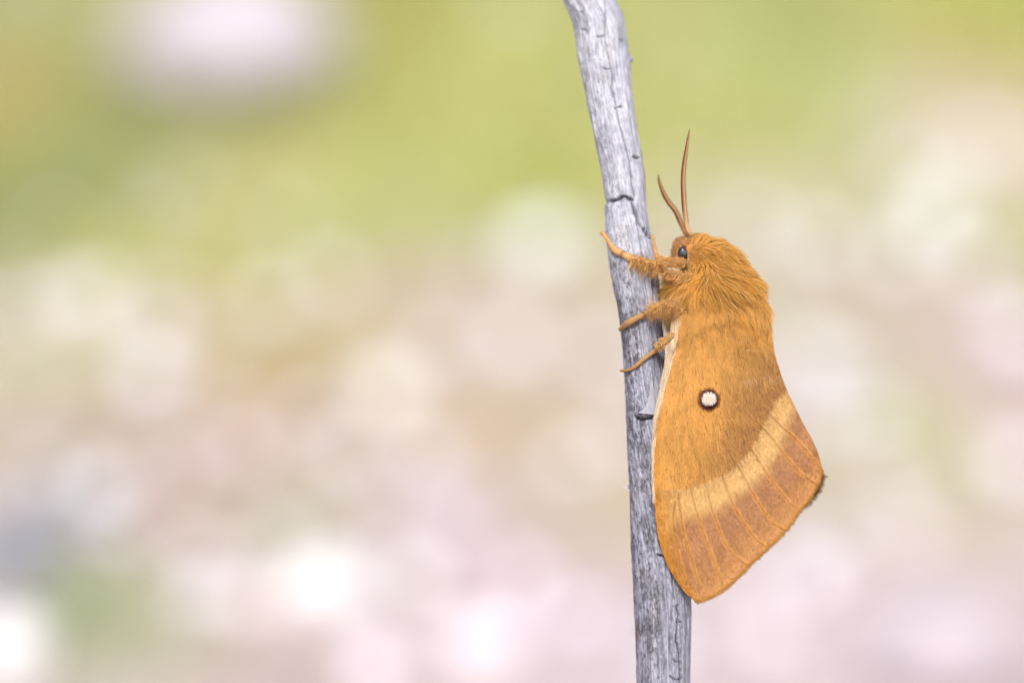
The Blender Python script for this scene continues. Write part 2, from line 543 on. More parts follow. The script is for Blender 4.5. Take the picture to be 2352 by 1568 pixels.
for t in ts:
    c = root + dirv * (hh * lean * t ** 1.8)[:, None] + np.array([0, 0, 1]) * (hh * (t - .18 * lean * t ** 2))[:, None]
    wv = side * (wd * (1 - t ** 2 * .95))[:, None]
    vs += [c - wv, c + wv]
V = np.stack(vs, 1).reshape(-1, 3)
q = np.array([[0, 1, 3, 2], [2, 3, 5, 4], [4, 5, 7, 6]])
F = (np.arange(n)[:, None, None] * 8 + q[None]).reshape(-1, 4)
bc = gc * (.8 + .5 * RNG.random(n))[:, None] * KB * 1.36
dry = RNG.random(n) < .18
bc[dry] = lin(214, 196, 130) * KB * (.8 + .4 * RNG.random(dry.sum()))[:, None]
grass = make_mesh('grass', V, F, M_GRASS, np.repeat(bc, 8, 0))
tag(grass, 'short yellow green grass growing behind the bare soil', kind='stuff')

# ------------------------------------------------------------------ the twig
TW = np.array([  # v, left edge, right edge
    (-420, 1130, 1262), (-200, 1190, 1322), (-90, 1242, 1375), (-30, 1279, 1402), (0, 1293, 1415), (40, 1311, 1434), (60, 1318, 1438), (130, 1328, 1444),
    (200, 1342, 1450), (300, 1362, 1463), (400, 1383, 1481), (455, 1391, 1484), (480, 1393, 1486), (540, 1396, 1494),
    (600, 1401, 1504), (660, 1412, 1511), (700, 1420, 1516), (800, 1431, 1526), (900, 1435, 1533), (1000, 1440, 1546),
    (1100, 1445, 1561), (1200, 1450, 1574), (1300, 1453, 1585), (1400, 1456, 1588), (1500, 1461, 1586), (1568, 1463, 1585),
    (1800, 1466, 1592), (2200, 1470, 1600), (3000, 1480, 1618), (4200, 1490, 1640), (5400, 1500, 1660)], float)
TW_W = np.array([(-420, -150), (-100, -130), (0, -105), (300, -40), (600, 0), (1300, 0), (1568, -8), (3000, -60), (5400, -140)], float)

def tw(v):
    L = np.interp(v, TW[:, 0], TW[:, 1])
    R = np.interp(v, TW[:, 0], TW[:, 2])
    return (L + R) / 2, (R - L) / 2, np.interp(v, TW_W[:, 0], TW_W[:, 1])

def twig_front(u, v):
    """w of the twig's surface on the lens side at (u, v); falls to the axis at its edges."""
    c, h, w0 = tw(v)
    x = np.clip((u - c) / h, -1, 1)
    return w0 + h * np.sqrt(1 - x ** 2)

vis = np.arange(-60, 1640, 2.2)
vrow = np.r_[np.linspace(-420, -66, 50), vis, np.linspace(1650, 5350, 160)]
NC = 208
phi = np.linspace(0, 2 * np.pi, NC, endpoint=False)       # 0 = right edge, pi/2 = towards lens
c0, h0, w0 = tw(vrow)
# ragged edges of the weathered outline
ker = np.ones(9) / 9
c0 = np.convolve(np.pad(c0, 4, 'edge'), ker, 'valid')
h0 = np.convolve(np.pad(h0, 4, 'edge'), ker, 'valid')
VV, PH = np.meshgrid(vrow, phi, indexing='ij')
cosp, sinp = np.cos(PH), np.sin(PH)
cyl = np.stack([cosp * 2.2, sinp * 2.2, VV / 160], -1)
lng = np.stack([cosp * 9, sinp * 9, VV / 150], -1)
fine = np.stack([cosp * 26, sinp * 26, VV / 60], -1)
lump = np.stack([cosp * 5, sinp * 5, VV / 22], -1)
rough_top = 1 - smooth(150, 500, VV)
RAD = 1 + .045 * (fbm(cyl, 31) - .5) + .085 * (fbm(lng, 32) - .5) + .07 * (fbm(fine, 33, 3) - .5) + (.03 + .05 * rough_top) * (fbm(lump, 34) - .5)
UU = c0[:, None] + h0[:, None] * cosp * RAD
front = sinp > -.1
pt2 = np.stack([UU, VV], -1).reshape(-1, 2)
depth = np.zeros(len(pt2))
dark = np.zeros(len(pt2))
jit = lambda pts, a=2.0, s=1: np.asarray(interp_poly(pts, 60)) + np.random.default_rng(s).normal(0, a, (60, 2)) * [1, .3]
CRACKS = [  # polyline, depth, width, darkness
    (jit([(1393, -20), (1392, 23), (1391, 73), (1392, 111), (1401, 141), (1408, 176), (1406, 205), (1412, 228), (1417, 249)], .7, 1), 5, 2.2, .55),
    (jit([(1417, 249), (1423, 284), (1433, 316), (1442, 351), (1449, 395), (1455, 439), (1457, 460)], .6, 2), 5, 1.9, .75),
    (jit([(1453, 462), (1454, 478), (1461, 493), (1467, 513), (1480, 531), (1493, 548)], .7, 3), 9, 3.2, .85),
    (jit([(1462, 512), (1466, 535), (1469, 551), (1473, 581), (1482, 610)], .6, 4), 4, 1.6, .7),
    (jit([(1494, 620), (1497, 651), (1500, 690), (1504, 730)], .6, 5), 5, 1.8, .7),
    (jit([(1403, 463), (1406, 461), (1418, 459), (1429, 453), (1438, 452), (1447, 458), (1456, 461)], .9, 6), 13, 3.2, 1.0),
    (jit([(1372, 85), (1380, 86), (1387, 84)], .8, 7), 5, 2.4, .7),
    (jit([(1458, 361), (1463, 364), (1468, 364)], .4, 8), 7, 3.0, .8),
    (jit([(1414, 250), (1422, 247), (1429, 246)], .4, 9), 6, 2.4, .8),
    (jit([(1386, 158), (1394, 160), (1402, 159)], .5, 10), 4, 2.0, .5),
    (jit([(1337, 69), (1344, 70), (1347, 77)], .5, 11), 4, 3.0, .5),
    (jit([(1427, 93), (1432, 97)], .5, 12), 4, 2.8, .6),
    (jit([(1510, 1274), (1522, 1276), (1534, 1280)], .5, 13), 8, 2.4, 1.0),
    (jit([(1556, 1390), (1557, 1420), (1554, 1470), (1560, 1500), (1562, 1568), (1560, 1640)], 1.0, 14), 6, 1.8, .9),
    (jit([(1556, 1428), (1562, 1427), (1566, 1429)], .4, 15), 4, 1.5, .7),
    (jit([(1546, 1513), (1552, 1519), (1562, 1518)], .4, 16), 4, 1.5, .8),
    (jit([(1540, 1552), (1552, 1560), (1566, 1558)], .4, 17), 5, 1.8, .8),
    (jit([(1540, 1300), (1546, 1360), (1542, 1430), (1538, 1500)], .8, 18), 2.5, 1.6, .4),
    (jit([(1500, 1240), (1508, 1330), (1510, 1420), (1512, 1560)], .8, 19), 2.5, 1.8, .4),
    (jit([(1496, 750), (1502, 790), (1506, 860), (1508, 930)], .8, 20), 3, 1.8, .45),
    (jit([(1462, 960), (1470, 964), (1485, 962), (1505, 958)], .5, 22), 10, 3.2, 1.0),
    (jit([(1441, 520), (1448, 590), (1456, 660), (1466, 740)], 1.0, 23), 2.5, 1.6, .35),
]
fr = front.reshape(-1)
for poly, dp, wdt, dk in CRACKS:
    lo, hi = poly.min(0) - 14, poly.max(0) + 14
    sel = np.where(fr & (pt2 > lo).all(1) & (pt2 < hi).all(1))[0]
    if not len(sel):
        continue
    d, par = seg_dist(pt2[sel], poly)
    wloc = wdt * (.55 + .9 * vnoise(np.stack([par * 9, 0 * par, 0 * par], -1), 77))
    g = np.exp(-(d / wloc) ** 2)
    depth[sel] = np.maximum(depth[sel], dp * g)
    dark[sel] = np.maximum(dark[sel], dk * np.exp(-(d / (wloc * 1.05)) ** 2))
# the broken bark step: the lower piece stands out a little under the break
depth = depth.reshape(VV.shape)
dark = dark.reshape(VV.shape)
lower = smooth(462, 470, VV) * (1 - smooth(640, 760, VV)) * smooth(1472, 1462, UU - (VV - 480) * .32) * front
ledge = smooth(880, 952, VV) * (1 - smooth(952, 958, VV)) * smooth(1452, 1470, UU) * front
RADPX = h0[:, None] * RAD + 4.0 * lower + 7.0 * ledge - depth
leftnotch = np.exp(-((VV - 466) / 5) ** 2) * smooth(-.2, -.8, cosp) * 4 + np.exp(-((VV - 535) / 12) ** 2) * smooth(-.2, -.8, cosp) * -1.5
RADPX = RADPX - leftnotch
tu = c0[:, None] + RADPX * cosp
twv = RADPX * sinp + w0[:, None]
TV = P(tu, VV, twv)
# wood colour: silvery, blotched with dark mould on the shaded side lower down
# (all measured along the twig itself)
ARC = h0[:, None] * np.where(PH > np.pi * 1.5, PH - 2 * np.pi, PH)      # distance round the twig
wp1 = fbm(np.stack([ARC / 14, VV / 30, 0 * VV], -1), 56, 3) - .5
wp2 = fbm(np.stack([ARC / 14, VV / 30, 0 * VV + 9], -1), 57, 3) - .5
wa, wv_ = ARC + 5 * wp1, VV + 16 * wp2
tw_rot = lambda a_, b_, k1, k2, z=0: np.stack([(a_ * .95 + b_ * .06) / k1, (b_ - a_ * .3) / k2, 0 * a_ + z], -1)
streak = fbm(tw_rot(wa, wv_, 7, 110), 51)
blot = .6 * fbm(tw_rot(wa, wv_, 24, 40), 52, 6) + .4 * fbm(tw_rot(wa, wv_, 7, 11), 60, 4)
speck = fbm(tw_rot(wa, wv_, 4, 6.5), 53, 3)
grain = .6 * fbm(tw_rot(ARC + 3 * wp1, VV, 2.2, 80), 58, 3) + .4 * fbm(tw_rot(ARC, VV, 1.8, 9), 61, 2)
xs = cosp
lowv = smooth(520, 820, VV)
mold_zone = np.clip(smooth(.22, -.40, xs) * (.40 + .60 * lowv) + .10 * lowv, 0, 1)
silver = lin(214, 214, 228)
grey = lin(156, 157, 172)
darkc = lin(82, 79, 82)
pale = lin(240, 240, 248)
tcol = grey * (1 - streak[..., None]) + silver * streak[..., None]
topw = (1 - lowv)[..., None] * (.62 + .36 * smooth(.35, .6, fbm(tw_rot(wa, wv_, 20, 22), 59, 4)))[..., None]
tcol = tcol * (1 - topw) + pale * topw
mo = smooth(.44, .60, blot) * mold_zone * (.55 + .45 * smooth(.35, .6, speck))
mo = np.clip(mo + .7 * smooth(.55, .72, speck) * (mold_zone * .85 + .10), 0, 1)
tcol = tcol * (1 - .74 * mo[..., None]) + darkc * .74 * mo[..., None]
gr_a = (.62 + .40 * lowv)[..., None]
st = smooth(.5, .7, fbm(tw_rot(wa, wv_, 30, 60, 5), 62, 4))[..., None] * .35
tcol = tcol * (1 - st) + tcol * np.array([1.0, .93, .84]) * st
tcol = tcol * (1 + gr_a * (grain[..., None] - .5) * 2.0 * .96) * np.array([.978, .988, 1.026])
wl = smooth(.56, .72, grain) * lowv
tcol = tcol * (1 - .40 * wl[..., None]) + pale * .40 * wl[..., None]
# lichen dust brown at the left edge near the foot of the view
rb = np.exp(-((VV - 1460) / 30) ** 2) * smooth(-.75, -.95, xs)
tcol = tcol * (1 - .6 * rb[..., None]) + lin(150, 100, 84) * .6 * rb[..., None]
dark = dark * (.66 + .16 * lowv)
tcol = tcol * (1 - dark[..., None]) + lin(56, 54, 58) * dark[..., None]
TWK = .49
foot = P(*[float(np.interp(5350, TW[:, 0], (TW[:, 1] + TW[:, 2]) / 2)), 5350.0, -138.0])
tv = TV.reshape(-1, 3)
tf = grid_faces(len(vrow), NC, True)
cap0, cap1 = len(tv), len(tv) + 1
tvv = np.vstack([tv, TV[0].mean(0), TV[-1].mean(0)])
i = np.arange(NC)
j = (i + 1) % NC
nb = (len(vrow) - 1) * NC
caps = np.vstack([np.stack([np.full(NC, cap0), i, j], 1), np.stack([np.full(NC, cap1), nb + j, nb + i], 1)])
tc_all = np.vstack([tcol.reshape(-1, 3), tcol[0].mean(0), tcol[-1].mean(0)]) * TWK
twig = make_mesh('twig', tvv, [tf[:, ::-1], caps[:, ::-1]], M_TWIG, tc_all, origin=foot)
tag(twig, 'weathered silver grey twig with long cracks, standing upright under the moth', 'twig')

# side bud stub
def blob_part(name, path, radii, mat, col, parent, n=14, seed=0, bump=.18):
    v, f = tube(np.asarray(path), np.asarray(radii), n)
    c = v.mean(0)
    k = np.asarray(radii).max()
    v = v + (v - c) * bump * (fbm((v - c) / k * 1.3 + seed, seed)[:, None] - .5)
    cc = col * (.82 + .36 * fbm(v / k * 1.2, seed + 3)[:, None])
    return make_mesh(name, v, f, mat, cc, parent)

s = np.linspace(0, 1, 8)
blob_part('bud_stub', P(1432 + 21 * s, 144 - 12 * s, -84 + 4 * s), S * (17 - 10 * s ** 1.2), M_TWIG, lin(206, 206, 220) * TWK, twig, seed=3, bump=.5)
# a loose sliver of bark below the hind leg
k = 20
su = np.linspace(0, 1, k)
sl = np.array([(1496, 862), (1490, 900), (1482, 930), (1466, 948)])
sr = np.array([(1512, 862), (1511, 900), (1508, 930), (1506, 952)])
Lp, Rp = interp_poly(sl, k), interp_poly(sr, k)
tt = np.linspace(0, 1, 9)[None, :, None]
uv = Lp[:, None, :] * (1 - tt) + Rp[:, None, :] * tt
wz = twig_front(uv[..., 0], uv[..., 1]) - 1.5 + 15 * (su[:, None] ** 1.4) * (1 - .3 * tt[..., 0])
fv = P(uv[..., 0], uv[..., 1], wz)
bv = P(uv[..., 0], uv[..., 1], wz - 4)
nn = k * 9
ff = grid_faces(k, 9)
edge = []
ring = [(0, q) for q in range(9)] + [(r, 8) for r in range(1, k)] + [(k - 1, q) for q in range(7, -1, -1)] + [(r, 0) for r in range(k - 2, 0, -1)]
ids = [r * 9 + q for r, q in ring]
edge = np.array([[ids[m_], ids[(m_ + 1) % len(ids)], ids[(m_ + 1) % len(ids)] + nn, ids[m_] + nn] for m_ in range(len(ids))])
sv = np.vstack([fv.reshape(-1, 3), bv.reshape(-1, 3)])
scol = (lin(214, 215, 228) * (.75 + .5 * fbm(np.stack([uv[..., 0] / 4, uv[..., 1] / 22, 0 * uv[..., 0]], -1), 71)[..., None])).reshape(-1, 3) * TWK
make_mesh('bark_sliver', sv, [ff, ff[:, ::-1] + nn, edge], M_TWIG, np.vstack([scol, scol * .9]), twig)

# stray wood fibres and a wisp of plant down caught on the twig
fp, fcl = [], []
r2 = np.random.default_rng(5)
for q in range(170):
    v = r2.uniform(560, 1560)
    c, h, ww = tw(v)
    ph = r2.choice([r2.normal(np.pi * .97, .16), r2.uniform(.3, 2.9)], p=[.6, .4])
    rr = h * .99
    p0 = np.array([c + rr * math.cos(ph), v, ww + rr * math.sin(ph)])
    ln = r2.uniform(5, 15)
    d = np.array([math.cos(ph) * .7, r2.normal(0, .9), math.sin(ph) * .7])
    d /= np.linalg.norm(d)
    b2 = r2.normal(0, .35, 3)
    fp.append([p0 + d * ln * t + b2 * ln * t * t for t in (0, .33, .66, 1)])
    fcl.append(lin(200, 200, 212) * r2.uniform(.5, 1))
for q in range(40):
    p0 = np.array([1444, 1118, 4]) + r2.normal(0, 1, 3) * [1.2, 3, 2]
    d = r2.normal(0, 1, 3) + [-.7, -.5, 0]
    d /= np.linalg.norm(d)
    ln = r2.uniform(5, 13)
    b2 = r2.normal(0, .8, 3)
    fp.append([p0 + d * ln * t + b2 * ln * t * t for t in (0, .33, .66, 1)])
    fcl.append(lin(238, 238, 246))
fp = np.array(fp)
make_hair('fibre', P(fp[..., 0], fp[..., 1], fp[..., 2]), S * .38, S * .15, np.array(fcl) * .85, M_FLUFF, twig)

# ------------------------------------------------------------------ the moth
moth = bpy.data.objects.new('moth', None)
COL.objects.link(moth)
MO = P(1540, 760, 60)
moth.location = MO
moth['_o'] = [float(x) for x in MO]
moth.empty_display_size = .005
tag(moth, 'furry orange brown moth with a white wing spot, clinging to the grey twig', 'moth')
MK = .74                              # tone -> reflectance of the moth's scales

def scale_tone(c, e):
    """hairs filter light through one another: e < 1 gives the paler colour a single hair has."""
    c = np.asarray(c, float)
    top = c.max(-1, keepdims=True) + 1e-6
    return top * (c / top) ** np.asarray(e) * np.array([.96, .985, 1.03]) * MK

# --- body: head, thorax and abdomen as one surface
ST = np.array([  # u, v, radius in the picture plane, radius in depth
    (1549, 592, 5, 5), (1553, 590, 15, 15), (1562, 586, 24, 25), (1574, 579, 29, 31), (1588, 577, 33, 36), (1606, 590, 46, 52), (1632, 617, 67, 72),
    (1640, 662, 99, 90), (1650, 712, 101, 88), (1676, 778, 78, 74), (1702, 850, 70, 60), (1728, 945, 60, 50), (1756, 1025, 44, 40),
    (1776, 1070, 24, 22), (1782, 1084, 4, 4)], float)
NB, NA = 120, 64
bs = interp_poly(ST, NB)
tg = np.gradient(bs[:, :2], axis=0)
tg /= np.linalg.norm(tg, axis=1)[:, None]
pn = np.stack([-tg[:, 1], tg[:, 0]], 1)
pn[pn[:, 0] < 0] *= 1
an = np.linspace(0, 2 * np.pi, NA, endpoint=False)
BU = bs[:, 0, None] + bs[:, 2, None] * np.cos(an) * pn[:, 0, None]
BV = bs[:, 1, None] + bs[:, 2, None] * np.cos(an) * pn[:, 1, None]
BW = bs[:, 3, None] * np.sin(an) + 0 * BU
BP = P(BU, BV, BW)
bcol = np.repeat((lin(196, 134, 64) * MK)[None], NB * NA, 0)
fv = BP.reshape(-1, 3)
bf = grid_faces(NB, NA, True)
body = make_mesh('body', np.vstack([fv, BP[0].mean(0), BP[-1].mean(0)]),
                 [bf, np.vstack([np.stack([np.full(NA, NB * NA), (np.arange(NA) + 1) % NA, np.arange(NA)], 1),
                                 np.stack([np.full(NA, NB * NA + 1), (NB - 1) * NA + np.arange(NA), (NB - 1) * NA + (np.arange(NA) + 1) % NA], 1)])],
                 M_SKIN, np.vstack([bcol, bcol[:2]]), moth)
body['label'] = 'round head, stout thorax and tapering abdomen'

def strands(root, direc, normal, length, lift, curl, K=5, rng=RNG, clump=None, wob=.12):
    """root,direc,normal (N,3) in metres; hairs leave along direc tilted up by lift and bend back down."""
    N = len(root)
    ts = np.linspace(0, 1, K)
    d = direc * np.cos(lift)[:, None] + normal * np.sin(lift)[:, None]
    d = d + rng.normal(0, wob, (N, 3))
    d /= np.linalg.norm(d, axis=1)[:, None]
    bend = -normal * (np.sin(lift) * curl)[:, None] + rng.normal(0, wob * .8, (N, 3))
    return root[:, None, :] + length[:, None, None] * (d[:, None, :] * ts[None, :, None] + bend[:, None, :] * (ts ** 2)[None, :, None] * .5)

def clump_to(pts, rad, amount, rng):
    """draw strand tips together into locks."""
    tips = pts[:, -1]
    N = len(pts)
    nc = max(8, N // 22)
    cidx = rng.choice(N, nc, replace=False)
    ctr = pts[cidx, 0]
    best = np.zeros(N, int)
    for a in range(0, N, 2000):
        d = np.linalg.norm(pts[a:a + 2000, 0][:, None] - ctr[None], axis=2)
        best[a:a + 2000] = d.argmin(1)
    K = pts.shape[1]
    w = (np.linspace(0, 1, K) ** 1.6 * amount)[None, :, None]
    return pts * (1 - w) + (pts[cidx[best]] + (pts[:, :1] - pts[cidx[best]][:, :1]) * .25) * w

# surface frame of the body
def grid_normals(Pg, wrap_cols):
    dv = np.gradient(Pg, axis=0)
    if wrap_cols:
        du = (np.roll(Pg, -1, 1) - np.roll(Pg, 1, 1)) * .5
    else:
        du = np.gradient(Pg, axis=1)
    nrm = np.cross(du, dv)
    nrm /= np.linalg.norm(nrm, axis=2)[..., None] + 1e-15
    return nrm, dv, du

bn, bdv, bdu = grid_normals(BP, True)
cen = BP.mean(1)
flip = np.sign(((BP - cen[:, None]) * bn).sum(-1).mean())
bn *= flip

# hair flow on the thorax, drawn as arrows (u, v, du, dv)
FLOW = np.array([
    (1555, 575, -1, .0), (1556, 600, -1, .45), (1572, 556, -.6, -.5), (1585, 545, .3, -.7), (1610, 540, .8, -.35), (1650, 545, 1, .05), (1700, 565, 1, .35), (1735, 595, .9, .6),
    (1600, 585, .9, .35), (1590, 610, .2, 1), (1620, 610, .75, .75), (1660, 610, .85, .55), (1700, 620, .8, .65), (1740, 640, .5, 1),
    (1580, 640, -.25, 1), (1610, 660, .15, 1), (1650, 670, .5, 1), (1690, 680, .6, 1), (1740, 700, .35, 1), (1550, 640, -.8, .8), (1545, 690, -.7, 1), (1570, 700, -.3, 1),
    (1620, 730, .05, 1), (1660, 740, .3, 1), (1700, 740, .5, 1), (1750, 760, .15, 1), (1600, 800, 0, 1), (1700, 820, .15, 1)])
def flow(u, v):
    d2 = (u[:, None] - FLOW[:, 0]) ** 2 + (v[:, None] - FLOW[:, 1]) ** 2
    w = 1 / (d2 + 120) ** 1.6
    f = (w[..., None] * FLOW[None, :, 2:]).sum(1)
    return f / (np.linalg.norm(f, axis=1)[:, None] + 1e-9)

def world_dir(du, dv, dw=0):
    return du[:, None] * RIGHT - dv[:, None] * UP - (0 * du + dw)[:, None] * VIEW

def tangent(d, nrm):
    d = d - (d * nrm).sum(1)[:, None] * nrm
    return d / (np.linalg.norm(d, axis=1)[:, None] + 1e-12)

def sample_grid(Pg, Ng, wrow, n, rng):
    """random points on a wrapped grid, rows weighted by wrow * cell area."""
    NR, NCc = Pg.shape[:2]
    q = np.linalg.norm(np.cross(np.roll(Pg, -1, 1)[:-1] - Pg[:-1], Pg[1:] - Pg[:-1]), axis=2) * wrow[:-1, None]
    pr = (q / q.sum()).ravel()
    idx = rng.choice(len(pr), n, p=pr)
    r, c = idx // NCc, idx % NCc
    fr_, fc = rng.random(n)[:, None], rng.random(n)[:, None]
    c2 = (c + 1) % NCc
    pos = (Pg[r, c] * (1 - fc) + Pg[r, c2] * fc) * (1 - fr_) + (Pg[r + 1, c] * (1 - fc) + Pg[r + 1, c2] * fc) * fr_
    nr = (Ng[r, c] * (1 - fc) + Ng[r, c2] * fc) * (1 - fr_) + (Ng[r + 1, c] * (1 - fc) + Ng[r + 1, c2] * fc) * fr_
    nr /= np.linalg.norm(nr, axis=1)[:, None]
    return pos, nr, r + fr_[:, 0]

def to_grid(p):
    q = p - CAM
    d = q @ VIEW
    return q @ RIGHT * FOCUS / d / S + 1176, 784 - q @ UP * FOCUS / d / S, (FOCUS - d) / S

row_s = np.linspace(0, 1, NB)
row_v = bs[:, 1]
wrow = np.where(bs[:, 1] < 800, 1.0, 0.0)
wrow[:int(NB * .3)] *= 1.35
nH = 34000
hp, hn, hr = sample_grid(BP, bn, wrow, nH, RNG)
hu, hv, hw = to_grid(hp)
# no hair over the eye
eye_c = np.array([1569, 581])
ok = ~((((hu - 1569) / 11.5) ** 2 + ((hv - 581) / 15) ** 2 < 1) & (hw > 0))
hp, hn, hu, hv, hw = hp[ok], hn[ok], hu[ok], hv[ok], hw[ok]
n = len(hp)
fl = flow(hu, hv)
sw = (vnoise(np.stack([hu / 26, hv / 26, hw / 26], -1), 61) - .5) * 2.2
fl = np.stack([fl[:, 0] * np.cos(sw) - fl[:, 1] * np.sin(sw), fl[:, 0] * np.sin(sw) + fl[:, 1] * np.cos(sw)], 1)
hd = tangent(world_dir(fl[:, 0], fl[:, 1]), hn)
face = smooth(1600, 1575, hu) * smooth(625, 605, hv)
ln = S * (19 + 37 * RNG.random(n)) * (1 - .42 * face) * (1 - .3 * smooth(1690, 1740, hu))
ln *= .75 + .75 * smooth(560, 680, hv)
stray = RNG.random(n) < .05
ln[stray] *= 1.3
lift = (np.clip(RNG.normal(.42, .16, n), .08, 1.1) + .25 * face) * (1 - .45 * smooth(1700, 1740, hu) * smooth(600, 640, hv))
lift[stray] += .35
crest = smooth(1690, 1725, hu) * smooth(650, 605, hv)
lift = lift + .30 * crest * RNG.random(n)
ln = ln * (1 - .08 * smooth(1690, 1735, hu) * smooth(615, 650, hv))
hs = strands(hp, hd, hn, ln, lift, .9 + .5 * RNG.random(n), K=6, wob=.19)
hs = clump_to(hs, 0, .5, RNG)
qu, qv, qw = to_grid(hs.reshape(-1, 3))
over_eye = ((((qu - 1568) / 11.5) ** 2 + ((qv - 581) / 15) ** 2 < 1) & (qw > 5)).reshape(hs.shape[:2]).any(1) & (RNG.random(n) > .03)
keep_h = ~over_eye
hs, hu, hv, hw, face = hs[keep_h], hu[keep_h], hv[keep_h], hw[keep_h], face[keep_h]
n = len(hs)
t = RNG.random(n)[:, None]
lock = vnoise(np.stack([hu / 13, hv / 30, hw / 13], -1), 62)[:, None]
hc = lin(226, 160, 62) * t + lin(206, 136, 44) * (1 - t)
hc = hc * (.70 + .50 * lock) * (.85 + .3 * RNG.random(n)[:, None])
low = smooth(640, 740, hv)[:, None]
hc = hc * (1 - .5 * low) + (lin(198, 140, 66) * (.75 + .45 * lock)) * .5 * low
hc = hc * (1 - face[:, None] * .75) + lin(178, 124, 78) * face[:, None] * .75
chest = (smooth(1575, 1550, hu) * smooth(640, 680, hv))[:, None]
hc = hc * (1 - chest * .6) + lin(222, 178, 118) * chest * .6
dk = RNG.random(n) < .05 + .25 * np.exp(-(((hu - 1612) / 26) ** 2 + ((hv - 606) / 10) ** 2))
hc[dk] = lin(120, 72, 28)
pl = RNG.random(n) < .03
hc[pl] = lin(240, 200, 130)
make_hair('fur', hs, S * .40, S * .12, scale_tone(hc, .74) * 1.48, M_FUR, body)

# --- eye
ev, ef = ico(4)
def eye(sign):
    c = np.array([1569, 581, sign * 27.0])
    q = ev * np.array([12.0, 15.5, 10.5])
    a_ = -.15
    q = np.stack([q[:, 0] * math.cos(a_) - q[:, 1] * math.sin(a_), q[:, 0] * math.sin(a_) + q[:, 1] * math.cos(a_), q[:, 2]], 1) + c
    o = make_mesh('eye', P(q[:, 0], q[:, 1], q[:, 2]), ef[:, ::-1], M_EYE, None, moth, origin=P(*c))
    return o
e1 = eye(1)
e1['label'] = 'round glossy dark grey eye'
eye(-1)

# --- antennae: a pale shaft with a comb of short teeth along one side
def antenna(pts, wpts, rad, label, tooth_side, tooth_col, shaft_col, comb_turn=1):
    K = 90
    q = interp_poly(np.column_stack([pts, wpts]), K)
    s_ = np.linspace(0, 1, K)
    r = rad * np.interp(s_, [0, .06, .3, .7, .92, 1], [.8, .95, 1, .85, .5, .15])
    path = P(q[:, 0], q[:, 1], q[:, 2])
    v_, f_ = tube(path, r * S, 12, flat=.75)
    ang = np.linspace(0, 2 * np.pi, 12, endpoint=False)
    shade_ = smooth(-.35, .35, -np.sin(ang) * comb_turn)[None, :, None] * smooth(.02, .3, s_)[:, None, None]
    cc = (shaft_col(s_)[:, None] * (1 - shade_) + tooth_col * shade_).reshape(-1, 3)
    cc = np.vstack([cc, cc[0], cc[-1]])
    o = make_mesh('antenna', v_, f_, M_SKIN, cc * MK, moth)
    o['label'] = label
    tv_, tf_, tc_ = [], [], []
    NT = 62
    si = np.linspace(.10, .985, NT)
    tgq = np.gradient(q, axis=0)
    base = 0
    for k_ in range(NT):
        f = si[k_] * (K - 1)
        p = np.array([np.interp(f, np.arange(K), q[:, c_]) for c_ in range(3)])
        t_ = np.array([np.interp(f, np.arange(K), tgq[:, c_]) for c_ in range(3)])
        t_ /= np.linalg.norm(t_)
        side_ = np.array([t_[1], -t_[0], 0]) * tooth_side
        side_ /= np.linalg.norm(side_)
        rl = np.interp(f, np.arange(K), r)
        L_ = rl + 3.4 * math.sin(math.pi * min(1, si[k_] * .9 + .12)) + .4
        for lat in (-.35, .55):
            d_ = side_ * .9 + np.array([0, 0, lat]) + t_ * .35
            d_ /= np.linalg.norm(d_)
            pp = np.array([p + d_ * rl * .3, p + d_ * L_ * .75, p + d_ * L_ * 1.1])
            a_, b_ = tube(P(pp[:, 0], pp[:, 1], pp[:, 2]), np.array([.75, .6, .15]) * S, 5)
            tv_.append(a_)
            tf_.append([x + base for x in b_])
            base += len(a_)
            tc_.append(np.repeat(tooth_col[None], len(a_), 0))
    te = make_mesh('comb', np.vstack(tv_), [np.vstack([x[0] for x in tf_]), np.vstack([x[1] for x in tf_])], M_SKIN, np.vstack(tc_) * MK, o)
    te['kind'] = 'stuff'
    return o
def to2(pts):   # from the enlarged crop of the head to the drawing grid
    a_ = np.asarray(pts, float)
    return np.stack([(2300 + a_[:, 0] * .5102) * .5742, (450 + a_[:, 1] * .5102) * .5742], 1)
A1 = to2([(905, 950), (880, 900), (860, 780), (850, 650), (846, 540), (852, 430), (868, 320), (885, 210), (899, 132)])
A2 = to2([(880, 965), (862, 940), (830, 870), (790, 780), (740, 715), (700, 650), (672, 580), (658, 530), (655, 485)])
antenna(A1, np.linspace(24, 44, 9), 5.5, 'longer, paler antenna standing almost straight', -1, lin(104, 56, 24),
        lambda s_: lin(214, 168, 118)[None] * (1 - .25 * s_[:, None]))
antenna(A2, np.linspace(-8, -34, 9), 5.4, 'shorter, darker antenna bent towards the twig', -1, lin(88, 46, 18),
        lambda s_: lin(206, 152, 98)[None] * (1 - .5 * s_[:, None]) + lin(130, 70, 26)[None] * .5 * s_[:, None])

